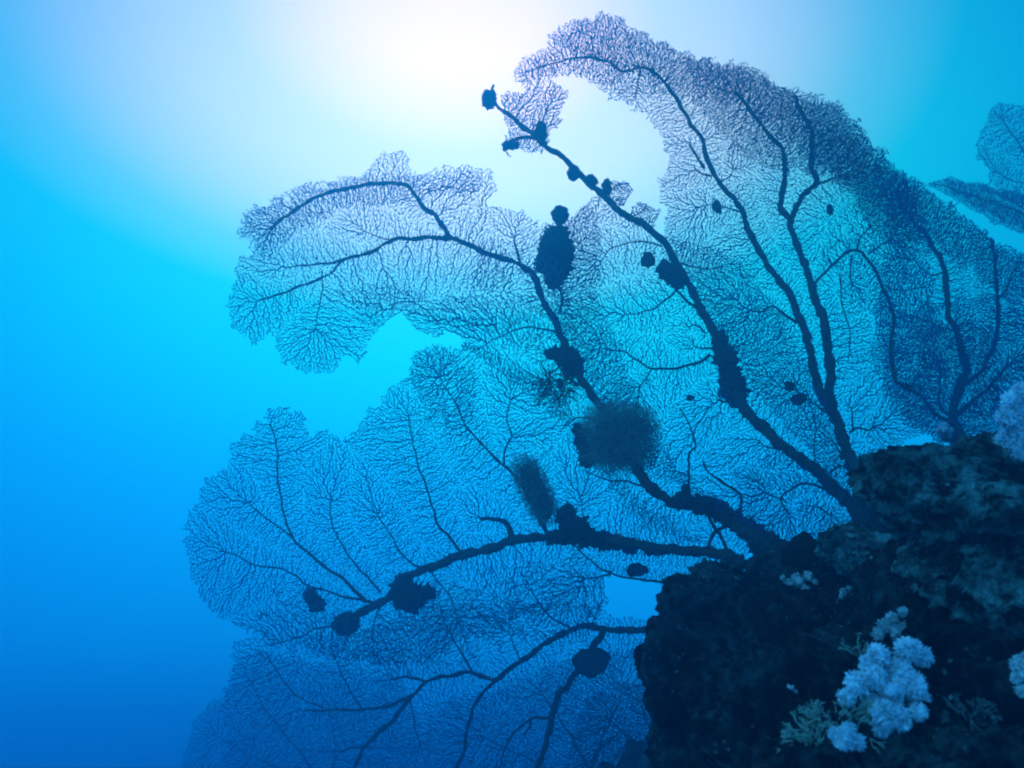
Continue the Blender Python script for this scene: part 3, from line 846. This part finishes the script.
# crusts on the centre stem
t = shell_clump('sponge_crust', 'thick dark crust wrapped round the bend of the centre stem', fd(dB, 727, 365, -.02),
                [(720, 343, 7, 11, .2), (725, 358, 9, 12, .3), (730, 373, 9, 11, .2), (733, 388, 11, 13, .1), (736, 399, 8, 8, 0)], 'sponge')
shell_clump('sponge_crust', 'fuzzy dark crust along the low thick stem right of the fuzzy clump', fd(dA, 715, 505, -.02),
            [(685, 500, 10, 7, -.2), (700, 504, 11, 8, -.2), (716, 510, 12, 8, -.3), (732, 519, 12, 9, -.4), (748, 529, 12, 9, -.5), (762, 538, 10, 8, -.5), (686, 492, 4, 7, 0), (724, 508, 5, 6, 0)], 'sponge')
shell_clump('sponge_crust', 'thin dark crust on the left stem under the pointed mound', fd(dE, 600, 540, -.02),
            [(560, 537, 14, 6, 0), (585, 538, 16, 7, -.1), (606, 541, 14, 7, -.1), (628, 545, 12, 6, -.2), (655, 550, 12, 5, 0)], 'sponge')
for x, y, rx, ry, lab in [(574, 173, 6, 7, 'dark bead-like sponge on the thin centre stem, nearest the double tip'), (591, 181, 6, 6, 'round dark sponge bead on the centre stem, middle of three'),
                          (607, 187, 4.5, 8, 'upright pointed sponge on the centre stem beside the small round tuft'),
                          (489, 99, 7, 9, 'rounded dark knob capping the upper tip of the centre stem'),
                          (541, 133, 5, 12, 'spindle-shaped dark knob where the centre stem forks'), (511, 145, 9, 4, 'small elongated knob on the lower twig of the forked stem tip')]:
    V, F = blob(x, y, fd(dB, x, y, -.02), rx, ry, None, 0, 4, .3, 34, x, .15)
    if x == 489:   # the finger that stands up from this knob
        b_f = Buf(); b_f.add(V, F); D_ = fd(dB, x, y, -.02)
        b_f.add(*tube([at(492, 100, D_), at(493, 94, D_), at(492, 88, D_), at(494, 85, D_)], [.016, .012, .009, .006], 8, .3)); V, F = b_f.V, b_f.F
    tag(single('sponge', V, F, M_crust), lab, 'sponge')

# fuzzy clumps: a dark core and thousands of curling arms
def fuzzy(name, label, cat, D, cores, shape, n, ln, seed, rmean=.42, m=None):
    rnd = random.Random(seed)
    px, py, rx, ry, rot = shape
    t = empty(name, at(px, py, D)); tag(t, label, cat)
    bf = Buf()
    for c in cores:
        bf.add(*blob(c[0], c[1], D, c[2], c[3], c[4] if len(c) > 4 else None, c[5] if len(c) > 5 else 0, 4, .25, 22, seed, .2))
    mesh_obj('core', bf.V, bf.F, M_crust, t)
    k = D / FOC
    fb = Buf()
    cr, sr = math.cos(rot), math.sin(rot)
    for i in range(n):
        # rounded-square volume, denser inside
        while True:
            u, v, w = (rnd.uniform(-1, 1) for _ in range(3))
            e = abs(u) ** 3 + abs(v) ** 3 + abs(w) ** 2
            if e < 1 and rnd.random() < 1.05 - .85 * e: break
        x, y = u * rx, v * ry
        p = at(px, py, D) + RT * ((x * cr - y * sr) * k) + UP * ((x * sr + y * cr) * k) + FWD * (w * min(rx, ry) * .6 * k)
        d = (p - at(px, py, D)).normalized() * .8 + Vector((rnd.gauss(0, .6), rnd.gauss(0, .6), rnd.gauss(0, .6)))
        d.normalize()
        pts = [p]
        for j in range(3):
            d = (d + Vector((rnd.gauss(0, .3), rnd.gauss(0, .3), rnd.gauss(0, .3)))).normalized()
            pts.append(pts[-1] + d * ln * k / 3)
        V, F = tube(pts, [rmean * k * .5, rmean * k * .5, rmean * k * .4, rmean * k * .2], 3, 0, 0, False)
        fb.add(V, F)
    mesh_obj('feathery_fringe', fb.V, fb.F, m or M_fuzz, t)
    return t
fuzzy('feather_star', 'large rounded fuzzy clump, translucent at its edges, wrapped round the arching stem', 'feather star',
      fd(dA, 618, 438, -.07), [(612, 440, 17, 20, 8), (632, 430, 13, 14, 7), (622, 456, 14, 9, 7)], (619, 437, 39, 36, -.1), 6500, 9, 5)
fuzzy('feather_star', 'upright shaggy elongated fuzzy clump rising from the left stem', 'feather star',
      fd(dE, 536, 492, -.05), [(531, 480, 9, 16, 6, .45), (540, 500, 9, 20, 6, .45)], (535, 490, 16, 38, .45), 4200, 5, 6)
fuzzy('feather_star', 'loose spiky tuft of thin arms left of the arching stem, under the wing-shaped clump', 'feather star',
      fd(dA, 556, 385, -.05), [(560, 384, 3, 5)], (556, 386, 16, 14, 0), 130, 22, 8, 1.0, M_crust)

# ------------------------------------------------------------------ corals on the reef
def soft_coral(label, D, lobes, m, spikes=260, group=None):
    D = min(on_rock(l[0], l[1], D) for l in lobes) - .004
    x0 = sum(l[0] for l in lobes) / len(lobes); y0 = sum(l[1] for l in lobes) / len(lobes)
    t = empty('soft_coral', at(x0, y0, D + .03)); tag(t, label, 'soft coral', group)
    for i, l in enumerate(lobes):
        x, y, rr = l[:3]
        dd = (l[3] if len(l) > 3 else 0) + min(.03, max(0, on_rock(x, y, D) - D) * .6)
        k = D / FOC
        rnd = random.Random(int(x * 7 + y))
        c = at(x, y, D + dd)
        b = Buf()
        V, F = blob(x, y, D + dd, rr * .7, rr * .7, rr * .7, 0, 5, .25, 90, i * 2.2, .6)
        b.add(V, F)
        for s in range(int(spikes * rr / 10)):
            d = Vector((rnd.gauss(0, 1), rnd.gauss(0, 1), rnd.gauss(0, 1))).normalized()
            if d.dot(FWD) > .5: continue
            p = c + d * rr * k * .66
            q = p + (d + Vector((rnd.gauss(0, .3), rnd.gauss(0, .3), rnd.gauss(0, .3)))) * rr * k * .38
            V, F = tube([p, (p + q) / 2, q], [.6 * k, .55 * k, .5 * k], 4)
            b.add(V, F)
        mesh_obj('polyp_lobe', b.V, b.F, m, t)
    V, F = tube([at(x0, y0, D + .01), at(x0 + 1, y0 + 3, D + .03), at(x0 + 2, y0 + 6, D + .05)], [.008, .01, .014], 8)
    mesh_obj('stalk', V, F, m, t)
    return t
soft_coral('bright pale blue cauliflower soft coral, tallest cluster on the dark rock', 1.62,
           [(878, 655, 11), (868, 664, 9), (872, 676, 13, -.01), (857, 684, 12, -.01), (847, 697, 9, -.01), (899, 672, 13), (893, 686, 13), (912, 684, 13), (918, 698, 12, .01), (908, 650, 13, .01), (922, 656, 10, .02), (885, 714, 13, -.01), (872, 704, 10), (899, 718, 12), (880, 728, 9), (918, 712, 9), (893, 702, 10)], M_soft)
soft_coral('bright pale blue soft coral, small separate puff below the cauliflower cluster', 1.56,
           [(846, 738, 11), (835, 734, 7), (857, 742, 8), (840, 744, 7), (848, 729, 7)], M_soft)
soft_coral('dull blue soft coral bunch above the bright cauliflower cluster', 1.75, [(884, 626, 7), (892, 618, 6), (898, 634, 7), (878, 634, 6), (904, 626, 5), (903, 612, 5)], M_softdim)
soft_coral('pale grey blue lumpy soft coral at the right edge above the craggy boulder', 1.95,
           [(1012, 402, 10), (1022, 394, 11), (1006, 418, 10), (1020, 414, 12), (1012, 432, 11), (1026, 434, 14), (1003, 440, 8), (1018, 450, 12), (1032, 458, 14), (1036, 412, 12)], M_soft)
soft_coral('dim blue soft coral cut by the right edge, low on the dark rock', 1.5, [(1018, 664, 8), (1024, 672, 8), (1016, 678, 6), (1022, 690, 7), (1030, 660, 9)], M_softdim)
soft_coral('row of small pale puffs under the black angular shell', 2.25, [(789, 584, 5), (797, 579, 6), (808, 576, 5), (806, 588, 4), (815, 582, 3), (783, 578, 3)], M_softdim, 90)
soft_coral('tiny pale puff on the reef right of the row of small puffs', 2.2, [(844, 592, 4), (849, 588, 3), (841, 597, 3)], M_softdim, 80)
soft_coral('small pale dome puff on top of the craggy boulder', 1.86, [(943, 428, 6), (950, 431, 4), (938, 431, 3)], M_softdim, 60)
soft_coral('small dim puff beside the branching bush coral, higher up', 1.75, [(790, 688, 4), (795, 692, 3)], M_softdim, 60)

def bush(label, px, py, D, rad, n, m, seed):
    D = on_rock(px, py, D) - .05
    t = empty('branching_coral', at(px, py, D)); tag(t, label, 'branching coral')
    rnd = random.Random(seed)
    k = D / FOC
    root = at(px + 14, py + 16, D + .05)
    for b in range(n):
        bf = Buf()
        a = rnd.uniform(math.radians(60), math.radians(250))
        d = (RT * math.cos(a) + UP * math.sin(a) + FWD * rnd.uniform(-.8, .1)).normalized()
        stack = [(root, d, 0, rad * k * rnd.uniform(.28, .42))]
        while stack:
            p, d, g, ln = stack.pop()
            q = p + d * ln
            r = (1.5 - .25 * g) * k
            V, F = tube([p, (p + q) / 2 + Vector((rnd.gauss(0, .001), 0, rnd.gauss(0, .001))), q], [r, r * .9, r * .8], 5)
            bf.add(V, F)
            if g < 4:
                for c in range(2 if rnd.random() < .75 else 3):
                    d2 = (d + Vector((rnd.gauss(0, .45), rnd.gauss(0, .4), rnd.gauss(0, .45)))).normalized()
                    stack.append((q, d2, g + 1, ln * rnd.uniform(.6, .85)))
        mesh_obj('branch', bf.V, bf.F, m, t)
bush('grey teal twiggy coral bush left of the bright small puff', 818, 722, 1.58, 52, 26, M_bush, 3)
bush('small dull twiggy coral in the shade at the left foot of the cauliflower cluster', 850, 650, 1.75, 30, 12, M_bush, 4)
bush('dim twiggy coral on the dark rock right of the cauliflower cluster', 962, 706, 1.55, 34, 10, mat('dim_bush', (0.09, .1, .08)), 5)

# ------------------------------------------------------------------ water between us and the far fans
def haze_box(lo, hi):
    V = [(x, y, z) for x in (lo[0], hi[0]) for y in (lo[1], hi[1]) for z in (lo[2], hi[2])]
    F = [(0, 1, 3, 2), (4, 6, 7, 5), (0, 4, 5, 1), (2, 3, 7, 6), (0, 2, 6, 4), (1, 5, 7, 3)]
    m = bpy.data.materials.new('water_haze'); m.use_nodes = True
    t = m.node_tree
    for n in list(t.nodes): t.nodes.remove(n)
    o = t.nodes.new('ShaderNodeOutputMaterial')
    v = t.nodes.new('ShaderNodeVolumePrincipled')
    v.inputs['Color'].default_value = (0.02, 0.39, 1.0, 1)
    v.inputs['Density'].default_value = 0.18
    v.inputs['Anisotropy'].default_value = 0.72
    t.links.new(v.outputs[0], o.inputs['Volume'])
    h = mesh_obj('haze', V, F, m, smooth=False)
    tag(h, kind='stuff')
haze_box((-8, -2.0, -4.5), (8.5, 9.5, 12))
